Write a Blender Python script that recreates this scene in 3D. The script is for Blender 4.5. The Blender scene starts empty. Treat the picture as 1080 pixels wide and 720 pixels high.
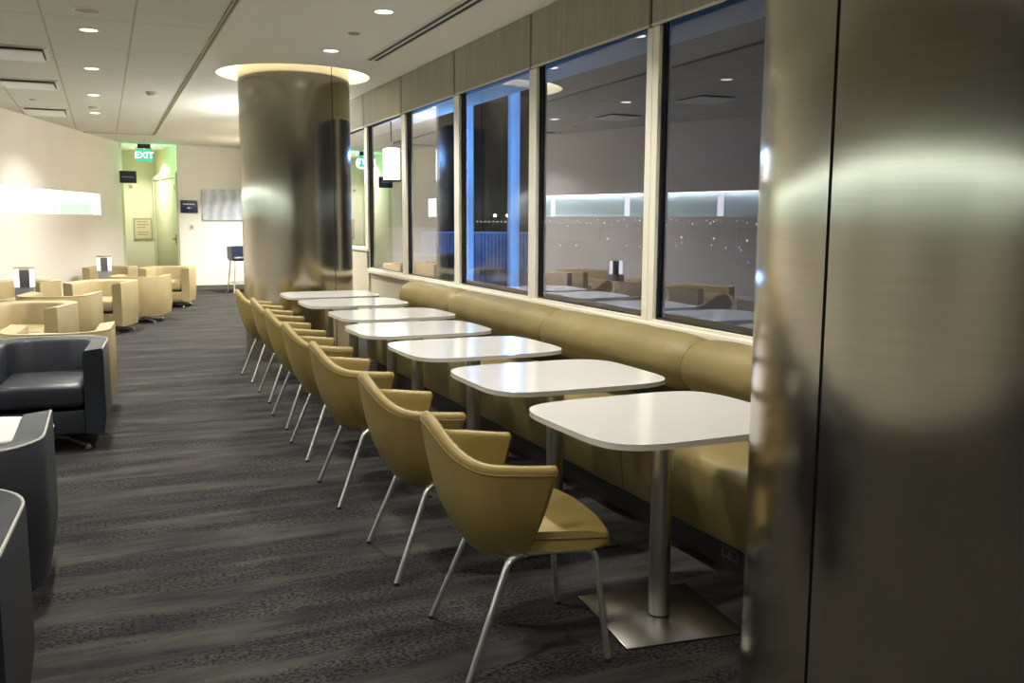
import bpy, bmesh, math, random
from mathutils import Vector, Matrix
R = math.radians
PI = math.pi
random.seed(7)
COL = bpy.context.scene.collection
H = 1.42                 # eye height
CZ = 2.87                # ceiling height
WX = 2.85                # inner face of the window wall

# ------------------------------------------------------------------ helpers
def tag(o, label=None, cat=None, group=None, kind=None):
    if label: o['label'] = label
    if cat: o['category'] = cat
    if group: o['group'] = group
    if kind: o['kind'] = kind
    return o

def link_mesh(name, bm, mat=None, parent=None, smooth=False, angle=35):
    me = bpy.data.meshes.new(name)
    if name != 'pane': bmesh.ops.recalc_face_normals(bm, faces=bm.faces)
    bm.to_mesh(me); bm.free()
    if mat: me.materials.append(mat)
    if smooth:
        for p in me.polygons: p.use_smooth = True
        try: me.set_sharp_from_angle(angle=R(angle))
        except Exception: pass
    o = bpy.data.objects.new(name, me)
    COL.objects.link(o)
    if parent: o.parent = parent
    return o

def thing(name, label, cat, loc=(0, 0, 0), rz=0, group=None):
    o = bpy.data.objects.new(name, None)
    o.empty_display_size = 0.1
    COL.objects.link(o)
    o.location = loc; o.rotation_euler = (0, 0, rz)
    return tag(o, label, cat, group)

def box(bm, x0, x1, y0, y1, z0, z1, bev=0.0, seg=2):
    v = [bm.verts.new(p) for p in ((x0,y0,z0),(x1,y0,z0),(x1,y1,z0),(x0,y1,z0),(x0,y0,z1),(x1,y0,z1),(x1,y1,z1),(x0,y1,z1))]
    fs = [bm.faces.new([v[i] for i in q]) for q in ((0,3,2,1),(4,5,6,7),(0,1,5,4),(1,2,6,5),(2,3,7,6),(3,0,4,7))]
    if bev > 0:
        es = list({e for f in fs for e in f.edges})
        bmesh.ops.bevel(bm, geom=es, offset=bev, segments=seg, profile=0.5, affect='EDGES')

def bxo(name, dims, mat, parent=None, bev=0.0, seg=2, smooth=False):
    bm = bmesh.new(); box(bm, *dims, bev, seg)
    return link_mesh(name, bm, mat, parent, smooth or bev > 0)

def lathe(bm, prof, n=32, c=(0, 0, 0), cap=True):
    rings = []
    for r, z in prof:
        rings.append([bm.verts.new((c[0]+r*math.cos(2*PI*i/n), c[1]+r*math.sin(2*PI*i/n), c[2]+z)) for i in range(n)])
    for a, b in zip(rings, rings[1:]):
        for i in range(n):
            bm.faces.new((a[i], a[(i+1) % n], b[(i+1) % n], b[i]))
    if cap:
        bm.faces.new(rings[0][::-1]); bm.faces.new(rings[-1])

def tube(bm, pts, r, n=10):
    pts = [Vector(p) for p in pts]
    rings = []
    up = Vector((0.13, 0.31, 0.94)).normalized()
    for i, p in enumerate(pts):
        if i == 0: t = pts[1]-p
        elif i == len(pts)-1: t = p-pts[-2]
        else: t = (pts[i+1]-p).normalized()+(p-pts[i-1]).normalized()
        t.normalize()
        a = t.cross(up)
        if a.length < 1e-3: a = t.cross(Vector((1, 0, 0)))
        a.normalize(); b = t.cross(a)
        rings.append([bm.verts.new(p+r*(math.cos(2*PI*k/n)*a+math.sin(2*PI*k/n)*b)) for k in range(n)])
    for a, b in zip(rings, rings[1:]):
        for k in range(n):
            bm.faces.new((a[k], a[(k+1) % n], b[(k+1) % n], b[k]))
    bm.faces.new(rings[0][::-1]); bm.faces.new(rings[-1])

def bend(pts, rad=0.04, n=5):
    """round the inner corners of a polyline"""
    pts = [Vector(p) for p in pts]; out = [pts[0]]
    for i in range(1, len(pts)-1):
        a = pts[i]+(pts[i-1]-pts[i]).normalized()*rad
        b = pts[i]+(pts[i+1]-pts[i]).normalized()*rad
        for k in range(n+1):
            t = k/n
            out.append((1-t)**2*a+2*t*(1-t)*pts[i]+t*t*b)
    out.append(pts[-1])
    return out

def prism(bm, poly, z0, z1, bev=0.0, seg=3, only_top=False):
    lo = [bm.verts.new((x, y, z0)) for x, y in poly]
    hi = [bm.verts.new((x, y, z1)) for x, y in poly]
    n = len(poly)
    bm.faces.new(lo[::-1]); top = bm.faces.new(hi)
    for i in range(n): bm.faces.new((lo[i], lo[(i+1) % n], hi[(i+1) % n], hi[i]))
    if bev > 0:
        es = list(top.edges)
        if not only_top:
            es += [e for e in bm.edges if e.verts[0] in lo and e.verts[1] in lo]
        bmesh.ops.bevel(bm, geom=es, offset=bev, segments=seg, profile=0.5, affect='EDGES')

def dup(root, loc=None, rz=None, label=None, group=None, parent=None):
    r = root.copy(); COL.objects.link(r)
    if parent: r.parent = parent
    if loc is not None: r.location = loc
    if rz is not None: r.rotation_euler = (0, 0, rz)
    if label: r['label'] = label
    if group: r['group'] = group
    for ch in list(root.children): dup(ch, parent=r)
    return r

# ------------------------------------------------------------------ materials
def mat(name, color=(.5, .5, .5), rough=.5, metal=0.0, spec=.5, coat=0.0):
    m = bpy.data.materials.new(name); m.use_nodes = True
    b = m.node_tree.nodes['Principled BSDF']
    b.inputs['Base Color'].default_value = (*color, 1)
    b.inputs['Roughness'].default_value = rough
    b.inputs['Metallic'].default_value = metal
    b.inputs['Specular IOR Level'].default_value = spec
    b.inputs['Coat Weight'].default_value = coat
    return m
def N(m, t): return m.node_tree.nodes.new(t)
def L(m, a, b): m.node_tree.links.new(a, b)
def bsdf(m): return m.node_tree.nodes['Principled BSDF']

def noisy(m, c1, c2, scale=6, vec=(1, 1, 1), detail=4, bump=0.0, bscale=60, lo=.35, hi=.65, bdist=.01):
    tc = N(m, 'ShaderNodeTexCoord'); mp = N(m, 'ShaderNodeMapping'); mp.inputs['Scale'].default_value = vec
    L(m, tc.outputs['Object'], mp.inputs['Vector'])
    n = N(m, 'ShaderNodeTexNoise'); n.inputs['Scale'].default_value = scale; n.inputs['Detail'].default_value = detail
    L(m, mp.outputs[0], n.inputs['Vector'])
    r = N(m, 'ShaderNodeValToRGB'); r.color_ramp.elements[0].position = lo; r.color_ramp.elements[1].position = hi
    r.color_ramp.elements[0].color = (*c1, 1); r.color_ramp.elements[1].color = (*c2, 1)
    L(m, n.outputs['Fac'], r.inputs['Fac']); L(m, r.outputs[0], bsdf(m).inputs['Base Color'])
    if bump:
        n2 = N(m, 'ShaderNodeTexNoise'); n2.inputs['Scale'].default_value = bscale; n2.inputs['Detail'].default_value = 3
        L(m, mp.outputs[0], n2.inputs['Vector'])
        bp = N(m, 'ShaderNodeBump'); bp.inputs['Strength'].default_value = bump; bp.inputs['Distance'].default_value = bdist
        L(m, n2.outputs['Fac'], bp.inputs['Height']); L(m, bp.outputs[0], bsdf(m).inputs['Normal'])
    return m

def emit(name, color, strength):
    m = bpy.data.materials.new(name); m.use_nodes = True
    nt = m.node_tree; nt.nodes.remove(nt.nodes['Principled BSDF'])
    e = nt.nodes.new('ShaderNodeEmission'); e.inputs[0].default_value = (*color, 1); e.inputs[1].default_value = strength
    nt.links.new(e.outputs[0], nt.nodes['Material Output'].inputs[0])
    return m

TAN = noisy(mat('tan_leather', rough=.42, spec=.4), (.215, .158, .044), (.265, .198, .062), 3, bump=.12, bscale=140)
BENCH = noisy(mat('bench_leather', rough=.50, spec=.35), (.165, .128, .044), (.205, .160, .060), 2.2, (1, 1.3, 1), bump=.28, bscale=6, bdist=.02)
CLUBTAN = noisy(mat('club_chair_tan_leather', rough=.45, spec=.4), (.275, .215, .105), (.32, .255, .13), 3, bump=.1, bscale=120)
NAVYL = noisy(mat('charcoal_leather', rough=.36, spec=.5), (.012, .014, .019), (.018, .021, .027), 3, bump=.12, bscale=130)
STOOLBLUE = noisy(mat('navy_leather', rough=.35), (.01, .016, .04), (.016, .024, .055), 4)
PIPING = mat('light_piping', (.29, .205, .058), .5)
WHITETOP = noisy(mat('white_laminate', rough=.14, spec=.5), (.49, .482, .465), (.515, .505, .49), 2)
EDGE = mat('laminate_edge', (.52, .49, .40), .35)
STEEL = noisy(mat('brushed_steel', rough=.30, metal=1), (.52, .50, .46), (.60, .58, .54), 4, (1, 1, .08), bump=.05, bscale=200)
PLATEM = noisy(mat('dull_steel_plate', rough=.24, metal=1), (.30, .29, .26), (.36, .35, .31), 3, (1, 1, .1))
CHROME = mat('satin_chrome', (.80, .79, .76), .34, 1)
BLACK = mat('black_rubber', (.008, .008, .008), .6)
DARKSEAM = mat('dark_seam', (.035, .027, .012), .8)
KICKM = noisy(mat('black_plinth', rough=.55), (.008, .008, .008), (.013, .013, .013), 5)
CREAM = noisy(mat('cream_frame_paint', rough=.45), (.72, .69, .56), (.75, .72, .59), 2)
APRON = noisy(mat('beige_wall_paint', rough=.7), (.50, .45, .33), (.53, .48, .355), 1.5)
WALL = noisy(mat('warm_white_wall_paint', rough=.75), (.76, .73, .68), (.79, .76, .71), .8, bump=.03, bscale=120)
WALLW = noisy(mat('white_wall_paint', rough=.75), (.83, .81, .75), (.86, .84, .78), .8)
ALCOVE = noisy(mat('alcove_paint', rough=.7), (.60, .57, .42), (.63, .60, .45), 1)
DOORM = noisy(mat('door_paint', rough=.5), (.52, .53, .36), (.55, .56, .39), 1)
GYP = noisy(mat('smooth_ceiling_paint', rough=.8), (.72, .705, .63), (.75, .735, .66), .5)
FASCIA = noisy(mat('shade_fascia_fabric', rough=.85), (.27, .25, .19), (.32, .30, .23), 6, (1, 3, .2), bump=.1, bscale=30)
FASCIAB = mat('shade_pocket_black', (.01, .01, .012), .8)
LIP = mat('hem_bar', (.55, .52, .42), .5)
GASKET = mat('window_gasket_black', (.012, .013, .015), .4)
GREYFR = mat('window_outer_frame_grey', (.05, .052, .06), .4, .3)
NAVYS = mat('navy_sign_face', (.008, .018, .075), .35)
WHITEP = mat('white_print', (.75, .76, .78), .5)
GREYM = noisy(mat('grey_metal', rough=.4, metal=.3), (.20, .20, .20), (.25, .25, .25), 6)
PLASTIC = mat('white_plastic', (.70, .68, .60), .4)
GREYPL = mat('grey_plastic', (.30, .29, .25), .5)
BASEB = mat('dark_baseboard', (.10, .095, .08), .5)

# brushed cladding: reflections smear around the column
CLAD = mat('brushed_column_cladding', (.55, .53, .47), .30, 1)
b = bsdf(CLAD); b.inputs['Anisotropic'].default_value = .9
tg = N(CLAD, 'ShaderNodeTangent'); tg.direction_type = 'RADIAL'; tg.axis = 'Z'
L(CLAD, tg.outputs[0], b.inputs['Tangent'])
tc = N(CLAD, 'ShaderNodeTexCoord'); mp = N(CLAD, 'ShaderNodeMapping'); mp.inputs['Scale'].default_value = (3, 3, 90)
L(CLAD, tc.outputs['Object'], mp.inputs[0])
nz = N(CLAD, 'ShaderNodeTexNoise'); nz.inputs['Scale'].default_value = 1.5; nz.inputs['Detail'].default_value = 5
L(CLAD, mp.outputs[0], nz.inputs[0])
rp = N(CLAD, 'ShaderNodeValToRGB'); rp.color_ramp.elements[0].color = (.48, .445, .35, 1); rp.color_ramp.elements[1].color = (.56, .525, .43, 1)
L(CLAD, nz.outputs['Fac'], rp.inputs[0]); L(CLAD, rp.outputs[0], b.inputs['Base Color'])
mr = N(CLAD, 'ShaderNodeMapRange'); mr.inputs['To Min'].default_value = .16; mr.inputs['To Max'].default_value = .20
n3 = N(CLAD, 'ShaderNodeTexNoise'); n3.inputs['Scale'].default_value = 2.2
L(CLAD, tc.outputs['Object'], n3.inputs[0]); L(CLAD, n3.outputs['Fac'], mr.inputs[0]); L(CLAD, mr.outputs[0], b.inputs['Roughness'])

# carpet
CARPET = mat('charcoal_streak_carpet', rough=.95, spec=.15)
def carpet():
    m = CARPET; tc = N(m, 'ShaderNodeTexCoord')
    def noise(vec, scale, detail=3, rough=.5):
        mp = N(m, 'ShaderNodeMapping'); mp.inputs['Scale'].default_value = vec
        L(m, tc.outputs['Object'], mp.inputs[0])
        n = N(m, 'ShaderNodeTexNoise'); n.inputs['Scale'].default_value = scale; n.inputs['Detail'].default_value = detail
        n.inputs['Roughness'].default_value = rough
        L(m, mp.outputs[0], n.inputs[0]); return n.outputs['Fac']
    def ramp(s, a, bb, ca=(0, 0, 0), cb=(1, 1, 1)):
        r = N(m, 'ShaderNodeValToRGB'); r.color_ramp.elements[0].position = a; r.color_ramp.elements[1].position = bb
        r.color_ramp.elements[0].color = (*ca, 1); r.color_ramp.elements[1].color = (*cb, 1)
        L(m, s, r.inputs[0]); return r.outputs[0]
    def mix(f, a, bb, mode='MIX'):
        x = N(m, 'ShaderNodeMix'); x.data_type = 'RGBA'; x.blend_type = mode
        if isinstance(f, float): x.inputs[0].default_value = f
        else: L(m, f, x.inputs[0])
        for s, v in ((6, a), (7, bb)):
            if isinstance(v, tuple): x.inputs[s].default_value = (*v, 1)
            else: L(m, v, x.inputs[s])
        return x.outputs[2]
    streak = ramp(noise((1.0, 5.5, 1), 1.4, 6, .68), .34, .68, (.0125, .013, .0145), (.054, .052, .043))
    fine = ramp(noise((1.2, 34, 1), 2.2, 3), .35, .65, (.85, .85, .85), (1.1, 1.1, 1.1))
    c = mix(1.0, streak, fine, 'MULTIPLY')
    band = ramp(noise((.5, 3.6, 1), 1.3, 3), .47, .54)
    crack = ramp(noise((30, 50, 1), 2.0, 2, .6), .45, .51, (1, 1, 1), (0, 0, 0))
    f = mix(1.0, band, crack, 'MULTIPLY')
    c2 = mix(f, c, (.006, .006, .007))
    pile = ramp(noise((160, 160, 1), 2, 2), .3, .7, (.75, .75, .75), (1.2, 1.2, 1.2))
    c3 = mix(1.0, c2, pile, 'MULTIPLY')
    L(m, c3, bsdf(m).inputs['Base Color'])
    bp = N(m, 'ShaderNodeBump'); bp.inputs['Strength'].default_value = .4; bp.inputs['Distance'].default_value = .004
    L(m, noise((120, 120, 1), 2, 2), bp.inputs['Height']); L(m, bp.outputs[0], bsdf(m).inputs['Normal'])
carpet()

# ceiling tiles: thin joints of a 0.61 m grid
TILE = mat('acoustic_ceiling_tile', (.62, .60, .50), .85)
def tile():
    m = TILE; tc = N(m, 'ShaderNodeTexCoord'); sp = N(m, 'ShaderNodeSeparateXYZ'); L(m, tc.outputs['Object'], sp.inputs[0])
    def joint(out, off, step, w):
        a = N(m, 'ShaderNodeMath'); a.operation = 'ADD'; a.inputs[1].default_value = 100*step-off; L(m, out, a.inputs[0])
        f = N(m, 'ShaderNodeMath'); f.operation = 'MODULO'; f.inputs[1].default_value = step; L(m, a.outputs[0], f.inputs[0])
        l = N(m, 'ShaderNodeMath'); l.operation = 'LESS_THAN'; l.inputs[1].default_value = w; L(m, f.outputs[0], l.inputs[0])
        return l.outputs[0]
    x = joint(sp.outputs[0], .270, .61, .017); y = joint(sp.outputs[1], 7.58, 1.22, .012)
    n = N(m, 'ShaderNodeTexNoise'); n.inputs['Scale'].default_value = 2; n.inputs['Detail'].default_value = 3
    L(m, tc.outputs['Object'], n.inputs[0])
    r = N(m, 'ShaderNodeValToRGB'); r.color_ramp.elements[0].color = (.62, .61, .54, 1); r.color_ramp.elements[1].color = (.69, .68, .61, 1)
    L(m, n.outputs['Fac'], r.inputs[0])
    a = N(m, 'ShaderNodeMix'); a.data_type = 'RGBA'; L(m, x, a.inputs[0]); L(m, r.outputs[0], a.inputs[6]); a.inputs[7].default_value = (.44, .42, .30, 1)
    c = N(m, 'ShaderNodeMix'); c.data_type = 'RGBA'; L(m, y, c.inputs[0]); L(m, a.outputs[2], c.inputs[6]); c.inputs[7].default_value = (.40, .38, .30, 1)
    L(m, c.outputs[2], bsdf(m).inputs['Base Color'])
tile()

# window glass: clear with a fresnel mirror of the lit room (double glazed)
GLASS = bpy.data.materials.new('window_glass'); GLASS.use_nodes = True
nt = GLASS.node_tree; nt.nodes.remove(nt.nodes['Principled BSDF'])
tr = nt.nodes.new('ShaderNodeBsdfTransparent'); tr.inputs[0].default_value = (.80, .84, .86, 1)
gl = nt.nodes.new('ShaderNodeBsdfGlossy'); gl.inputs['Roughness'].default_value = .0; gl.inputs[0].default_value = (.86, .87, 1, 1)
fr = nt.nodes.new('ShaderNodeFresnel'); fr.inputs[0].default_value = 1.52
mu = nt.nodes.new('ShaderNodeMath'); mu.operation = 'MULTIPLY'; mu.inputs[1].default_value = 3.4; mu.use_clamp = True
mx = nt.nodes.new('ShaderNodeMixShader')
nt.links.new(fr.outputs[0], mu.inputs[0]); nt.links.new(mu.outputs[0], mx.inputs[0])
nt.links.new(tr.outputs[0], mx.inputs[1]); nt.links.new(gl.outputs[0], mx.inputs[2])
nt.links.new(mx.outputs[0], nt.nodes['Material Output'].inputs[0])

DL_ON = emit('downlight_lamp', (1, .96, .86), 2.2)
LED = emit('led_strip', (1, .98, .95), 11)
LANT = emit('lantern_glow', (1, .97, .91), 60)
LAMPG = emit('table_lamp_glow', (1, .97, .95), 1.6)

# ------------------------------------------------------------------ room shell
tag(bxo('floor', (-5.2, 5.2, -5, 23, -.2, 0), CARPET), kind='structure')

# far and near column positions
COLS = [(1.85, 9.66), (1.85, 1.41)]
CR = .555; RING = .76
def ceiling_smooth():
    bm = bmesh.new()
    x0, x1 = .90, WX+.3
    z = CZ
    def quad(a, b_, c, d):
        bm.faces.new([bm.verts.new((*p, z)) for p in (a, b_, c, d)])
    S = .92
    ys = [-5]
    for cx, cy in sorted(COLS, key=lambda c: c[1]):
        quad((x0, ys[-1]), (x1, ys[-1]), (x1, cy-S), (x0, cy-S))
        quad((x0, cy-S), (cx-S, cy-S), (cx-S, cy+S), (x0, cy+S))
        quad((cx+S, cy-S), (x1, cy-S), (x1, cy+S), (cx+S, cy+S))
        n = 64
        ci = []; sq = []
        for i in range(n):
            a = 2*PI*i/n; ca, sa = math.cos(a), math.sin(a); k = S/max(abs(ca), abs(sa))
            ci.append(bm.verts.new((cx+RING*ca, cy+RING*sa, z))); sq.append(bm.verts.new((cx+k*ca, cy+k*sa, z)))
        up = [bm.verts.new((v.co.x, v.co.y, z+.22)) for v in ci]
        for i in range(n):
            j = (i+1) % n
            bm.faces.new((ci[i], ci[j], sq[j], sq[i])); bm.faces.new((ci[i], ci[j], up[j], up[i]))
        bm.faces.new(up)
        ys.append(cy+S)
    quad((x0, ys[-1]), (x1, ys[-1]), (x1, 17.3), (x0, 17.3))
    quad((-5.2, 17.3), (5.2, 17.3), (5.2, 23), (-5.2, 23))
    return link_mesh('ceiling', bm, GYP)
tag(ceiling_smooth(), kind='structure')
tag(bxo('ceiling', (-5.2, .86, -5, 17.3, CZ, CZ+.05), TILE), kind='structure')
# metal edge between tiles and smooth ceiling
bm = bmesh.new(); box(bm, .862, .877, -5, 17.3, CZ-.012, CZ+.05); box(bm, .89, .905, -5, 17.3, CZ-.004, CZ+.05)
tag(link_mesh('trim_1', bm, mat('ceiling_edge_metal', (.36, .33, .20), .5)), kind='structure')
tag(bxo('trim_2', (-5.2, .86, 17.3, 17.33, CZ-.012, CZ+.03), mat('ceiling_edge_paint', (.45, .42, .30), .6)), kind='structure')
tag(bxo('ceiling', (-5.3, 5.3, -5.1, 23.1, CZ+.3, CZ+.4), GYP), kind='structure')

# left wall: a polyline with a long lit niche in it
LW = [(.34, 19.35), (-1.17, 14.02), (-2.75, 9.0), (-3.6, 6.2), (-3.75, 4.0), (-3.75, -4.95)]
NZ0, NZ1 = 1.49, 1.85
NICHE_END = 18.05
def interp(y):
    for (xa, ya), (xb, yb) in zip(LW, LW[1:]):
        if yb <= y <= ya: return xa+(xb-xa)*(y-ya)/(yb-ya)
TEALG = mat('frosted_teal_glass', (.60, .78, .79), .5)
NICHEW = mat('niche_white', (.85, .85, .82), .6)
SEAML = emit('lit_niche_divider', (1, 1, .98), 1.8)
def wall_left():
    bm = bmesh.new()
    pts = [LW[0], (interp(NICHE_END), NICHE_END)]+LW[1:]
    for (a, b_) in zip(pts, pts[1:]):
        d = Vector((b_[0]-a[0], b_[1]-a[1])); n = Vector((d.y, -d.x)).normalized()
        if n.x > 0: n = -n
        first = a == LW[0]
        spans = [(0, CZ+.3)] if first else [(0, NZ0), (NZ1, CZ+.3)]
        for z0, z1 in spans:
            v = [bm.verts.new(p) for p in ((a[0], a[1], z0), (b_[0], b_[1], z0), (b_[0], b_[1], z1), (a[0], a[1], z1))]
            w = [bm.verts.new((q.co.x+n.x*.16, q.co.y+n.y*.16, q.co.z)) for q in v]
            bm.faces.new(v); bm.faces.new(w[::-1])
            for i in range(4): bm.faces.new((v[i], v[(i+1) % 4], w[(i+1) % 4], w[i]))
    return link_mesh('wall_left', bm, WALL)
tag(wall_left(), kind='structure')
# niche: back glass, led strip at its head, lit dividers
niche = thing('light_niche', 'long glowing horizontal slot of frosted glass set in the left wall', 'wall light', (interp(12), 12, NZ0))
def inv(o): o.matrix_parent_inverse = Matrix.Translation(-Vector(niche.location)); return o
bg = bmesh.new(); bl = bmesh.new()
pts = [(interp(NICHE_END), NICHE_END)]+LW[1:]
acc = 0
for (a, b_) in zip(pts, pts[1:]):
    d = Vector((b_[0]-a[0], b_[1]-a[1])); ln = d.length; d.normalize(); n = Vector((d.y, -d.x))
    if n.x > 0: n = -n
    A = Vector(a)+n*.10; B = Vector(b_)+n*.10
    bg.faces.new([bg.verts.new(p) for p in ((*A, NZ0), (*B, NZ0), (*B, NZ1), (*A, NZ1))])
    A2 = Vector(a)+n*.03; B2 = Vector(b_)+n*.03; A3 = Vector(a)+n*.09; B3 = Vector(b_)+n*.09
    bl.faces.new([bl.verts.new(p) for p in ((*A2, NZ1-.004), (*B2, NZ1-.004), (*B3, NZ1-.004), (*A3, NZ1-.004))])
    for yd in (17.95, 16.2, 14.5, 12.8, 11.1, 9.4, 7.7, 6.0, 4.2, 2.4, .6, -1.2, -3.0):
        if not (b_[1] < yd-.06 and yd+.06 < a[1]): continue
        P = Vector(a)+d*((yd-a[1])/d.y)
        dv = bmesh.new()
        c = [P+n*.085-d*.05, P+n*.085+d*.05, P+n*.099+d*.05, P+n*.099-d*.05]
        prism(dv, [(q.x, q.y) for q in c], NZ0+.01, NZ1-.02)
        inv(link_mesh('divider', dv, SEAML, niche))
inv(link_mesh('glass_panel', bg, TEALG, niche)); inv(link_mesh('led_strip', bl, LED, niche))
be = bmesh.new()
P = Vector((interp(NICHE_END), NICHE_END)); box(be, P.x-.15, P.x+.0, P.y-.01, P.y+.01, NZ0, NZ1)
inv(link_mesh('end_panel', be, NICHEW, niche))

# rounded nose of the left wall, alcove, back wall
bm = bmesh.new(); prism(bm, [(.34, 19.35), (.39, 19.45), (.38, 21.8), (-.3, 21.8), (-.3, 19.0), (.2, 19.0)], 0, CZ+.3)
tag(link_mesh('wall_left', bm, ALCOVE), kind='structure')
tag(bxo('wall_back', (-.3, 1.6, 21.75, 21.9, 0, CZ+.3), ALCOVE), kind='structure')
tag(bxo('wall_back', (1.38, 5.2, 19.5, 19.7, 0, CZ+.3), WALLW), kind='structure')
tag(bxo('baseboard_back', (1.39, 5.2, 19.485, 19.5, 0, .09), BASEB), kind='structure')
tag(bxo('wall_near', (-5.2, 5.2, -5.1, -5, 0, CZ+.3), noisy(mat('dim_wall_paint', rough=.8), (.28, .25, .2), (.3, .27, .22), 1)), kind='structure')
# slanted door leaf in the alcove
dr = bpy.data.objects.new('door_1', None); COL.objects.link(dr); dr.location = (1.37, 19.52, 0); tag(dr, kind='structure')
dd = Vector((1.03-1.37, 21.72-19.52)); dl = dd.length; dr.rotation_euler = (0, 0, math.atan2(dd.y, dd.x))
bxo('door_panel', (0.1, dl-.1, -.05, -.005, .01, 2.25), DOORM, dr, .004)
bxo('door_frame', (0, dl, -.12, -.051, 0, CZ+.3), DOORM, dr)
bm = bmesh.new(); box(bm, 0, .1, -.05, .02, 0, 2.35); box(bm, dl-.1, dl, -.05, .02, 0, 2.35); box(bm, .1, dl-.1, -.05, .02, 2.25, 2.35)
link_mesh('casing', bm, DOORM, dr)
bm = bmesh.new(); box(bm, .16, .2, -.004, .02, .92, 1.12, .004); tube(bm, [(.18, .02, 1.02), (.18, .06, 1.02), (.30, .06, 1.02)], .012)
link_mesh('door_handle', bm, mat('bronze_handle', (.25, .10, .05), .35, .8), dr, True)
bxo('door_hinge', (.09, .115, 0.0, .03, 1.98, 2.1), mat('brass_hinge', (.4, .3, .12), .4, .8), dr)

# ------------------------------------------------------------------ window wall
tag(bxo('wall_right', (WX+.02, WX+.16, -5, 10.6, 0, .80), APRON), kind='structure')
tag(bxo('wall_right', (WX+.0, WX+.16, 10.6, 13.8, 0, 1.05), APRON), kind='structure')
tag(bxo('wall_right', (WX+.0, WX+.16, 13.8, 19.6, 0, CZ+.3), APRON), kind='structure')
tag(bxo('wall_right', (WX+.25, WX+.35, -5, 19.6, CZ-.02, CZ+.3), APRON), kind='structure')
tag(bxo('trim_3', (WX-.012, WX+.17, -5, 10.6, .80, .845), CREAM, None, .004), kind='structure')
tag(bxo('trim_4', (WX-.012, WX+.17, 10.62, 13.8, 1.05, 1.085), CREAM, None, .004), kind='structure')
MUL = [-4.86, -3.3, -1.74, -.18, 1.38, 2.93, 4.49, 6.06, 7.62, 9.17, 10.66, 12.2, 13.75]
for i, (ya, yb) in enumerate(zip(MUL, MUL[1:])):
    z0 = .845 if yb < 11 else 1.085
    w = bpy.data.objects.new('window_%d' % (i+1), None); COL.objects.link(w); w.location = (WX, (ya+yb)/2, z0); tag(w, kind='structure')
    hy = (yb-ya)/2; h = CZ-z0
    bm = bmesh.new()
    box(bm, 0, .058, -hy+.002, -hy+.061, 0, h); box(bm, 0, .058, hy-.061, hy-.002, 0, h)
    box(bm, 0.0, .13, -hy+.061, hy-.061, 0, .018)
    link_mesh('frame', bm, CREAM, w)
    bm = bmesh.new(); g = .012
    for (a, b_, c, d) in ((-hy+.061, -hy+.061+g, .018, h), (hy-.061-g, hy-.061, .018, h), (-hy+.061+g, hy-.061-g, .018, .018+g)):
        box(bm, .022, .036, a, b_, c, d)
    link_mesh('gasket', bm, GASKET, w)
    bm = bmesh.new()
    for (a, b_, c, d) in ((-hy+.0, -hy+.03, 0, h), (hy-.03, hy, 0, h), (-hy+.03, hy-.03, 0, .05), (-hy+.03, hy-.03, h-.14, h)):
        box(bm, .06, .085, a, b_, c, d)
    link_mesh('outer_frame', bm, GREYFR, w)
    bm = bmesh.new()
    k = math.tan(R(.9)); py = hy-.055
    v = [bm.verts.new((.030-k*py, -py, .02)), bm.verts.new((.030+k*py, py, .02)), bm.verts.new((.030+k*py, py, h)), bm.verts.new((.030-k*py, -py, h))]
    bm.faces.new(v[::-1])
    bm.normal_update()
    if bm.faces[:][0].normal.x > 0: bmesh.ops.reverse_faces(bm, faces=bm.faces)
    link_mesh('pane', bm, GLASS, w)
# shade fascias under the ceiling, one over each window
fproto = None
for i, (ya, yb) in enumerate(zip(MUL, MUL[1:])):
    if yb < 3.5: continue
    t = thing('shade_fascia', 'x', 'window shade box', (WX-.02, (ya+yb)/2, 2.49), 0, 'shade boxes above the windows')
    hy = (yb-ya)/2-.016
    bxo('fascia_panel', (0, .012, -hy, hy, .012, CZ-2.49-.002), FASCIA, t)
    bxo('hem_bar', (-.003, .014, -hy, hy, 0, .012), LIP, t)
    bxo('back_board', (.012, .03, -hy-.0155, hy+.0155, .0, CZ-2.49-.002), FASCIAB, t)
    t['label'] = ['grey beige shade box over the dark window beside the near steel column',
                  'grey beige shade box over the second window from the near column',
                  'grey beige shade box over the window with blue posts outside',
                  'grey beige wrinkled shade box over the window left of the blue posts',
                  'grey beige wrinkled shade box over the window above the bench end',
                  'short visible shade box just right of the far steel column',
                  'shade box behind the far steel column'][min(i-5, 6)]
tag(bxo('trim_5', (WX+.0, WX+.09, 2.9, 13.8, CZ-.02, CZ-.001), FASCIAB), kind='structure')

# ------------------------------------------------------------------ steel columns
def column(cx, cy, seam_theta, label, nseam=3):
    t = thing('steel_column', label, 'column', (cx, cy, 0))
    gap = .0045/CR
    for s in range(nseam):
        a0 = seam_theta+2*PI*s/nseam+gap; a1 = seam_theta+2*PI*(s+1)/nseam-gap
        bm = bmesh.new(); n = 48
        o = []; inn = []
        for k in range(n+1):
            a = a0+(a1-a0)*k/n
            rr = CR if 0 < k < n else CR-.002
            o.append((rr*math.cos(a), rr*math.sin(a))); inn.append(((CR-.014)*math.cos(a), (CR-.014)*math.sin(a)))
        zs = (.0, CZ+.21)
        O = [[bm.verts.new((*p, z)) for p in o] for z in zs]; I = [[bm.verts.new((*p, z)) for p in inn] for z in zs]
        for k in range(n):
            bm.faces.new((O[0][k], O[0][k+1], O[1][k+1], O[1][k])); bm.faces.new((I[0][k+1], I[0][k], I[1][k], I[1][k+1]))
        for k in (0, n): bm.faces.new((O[0][k], O[1][k], I[1][k], I[0][k]))
        link_mesh('cladding_panel', bm, CLAD, t, True, 60)
    bm = bmesh.new(); lathe(bm, [(CR-.015, 0), (CR-.015, CZ+.21)], 48); link_mesh('core', bm, BLACK, t, True)
    return t
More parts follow.
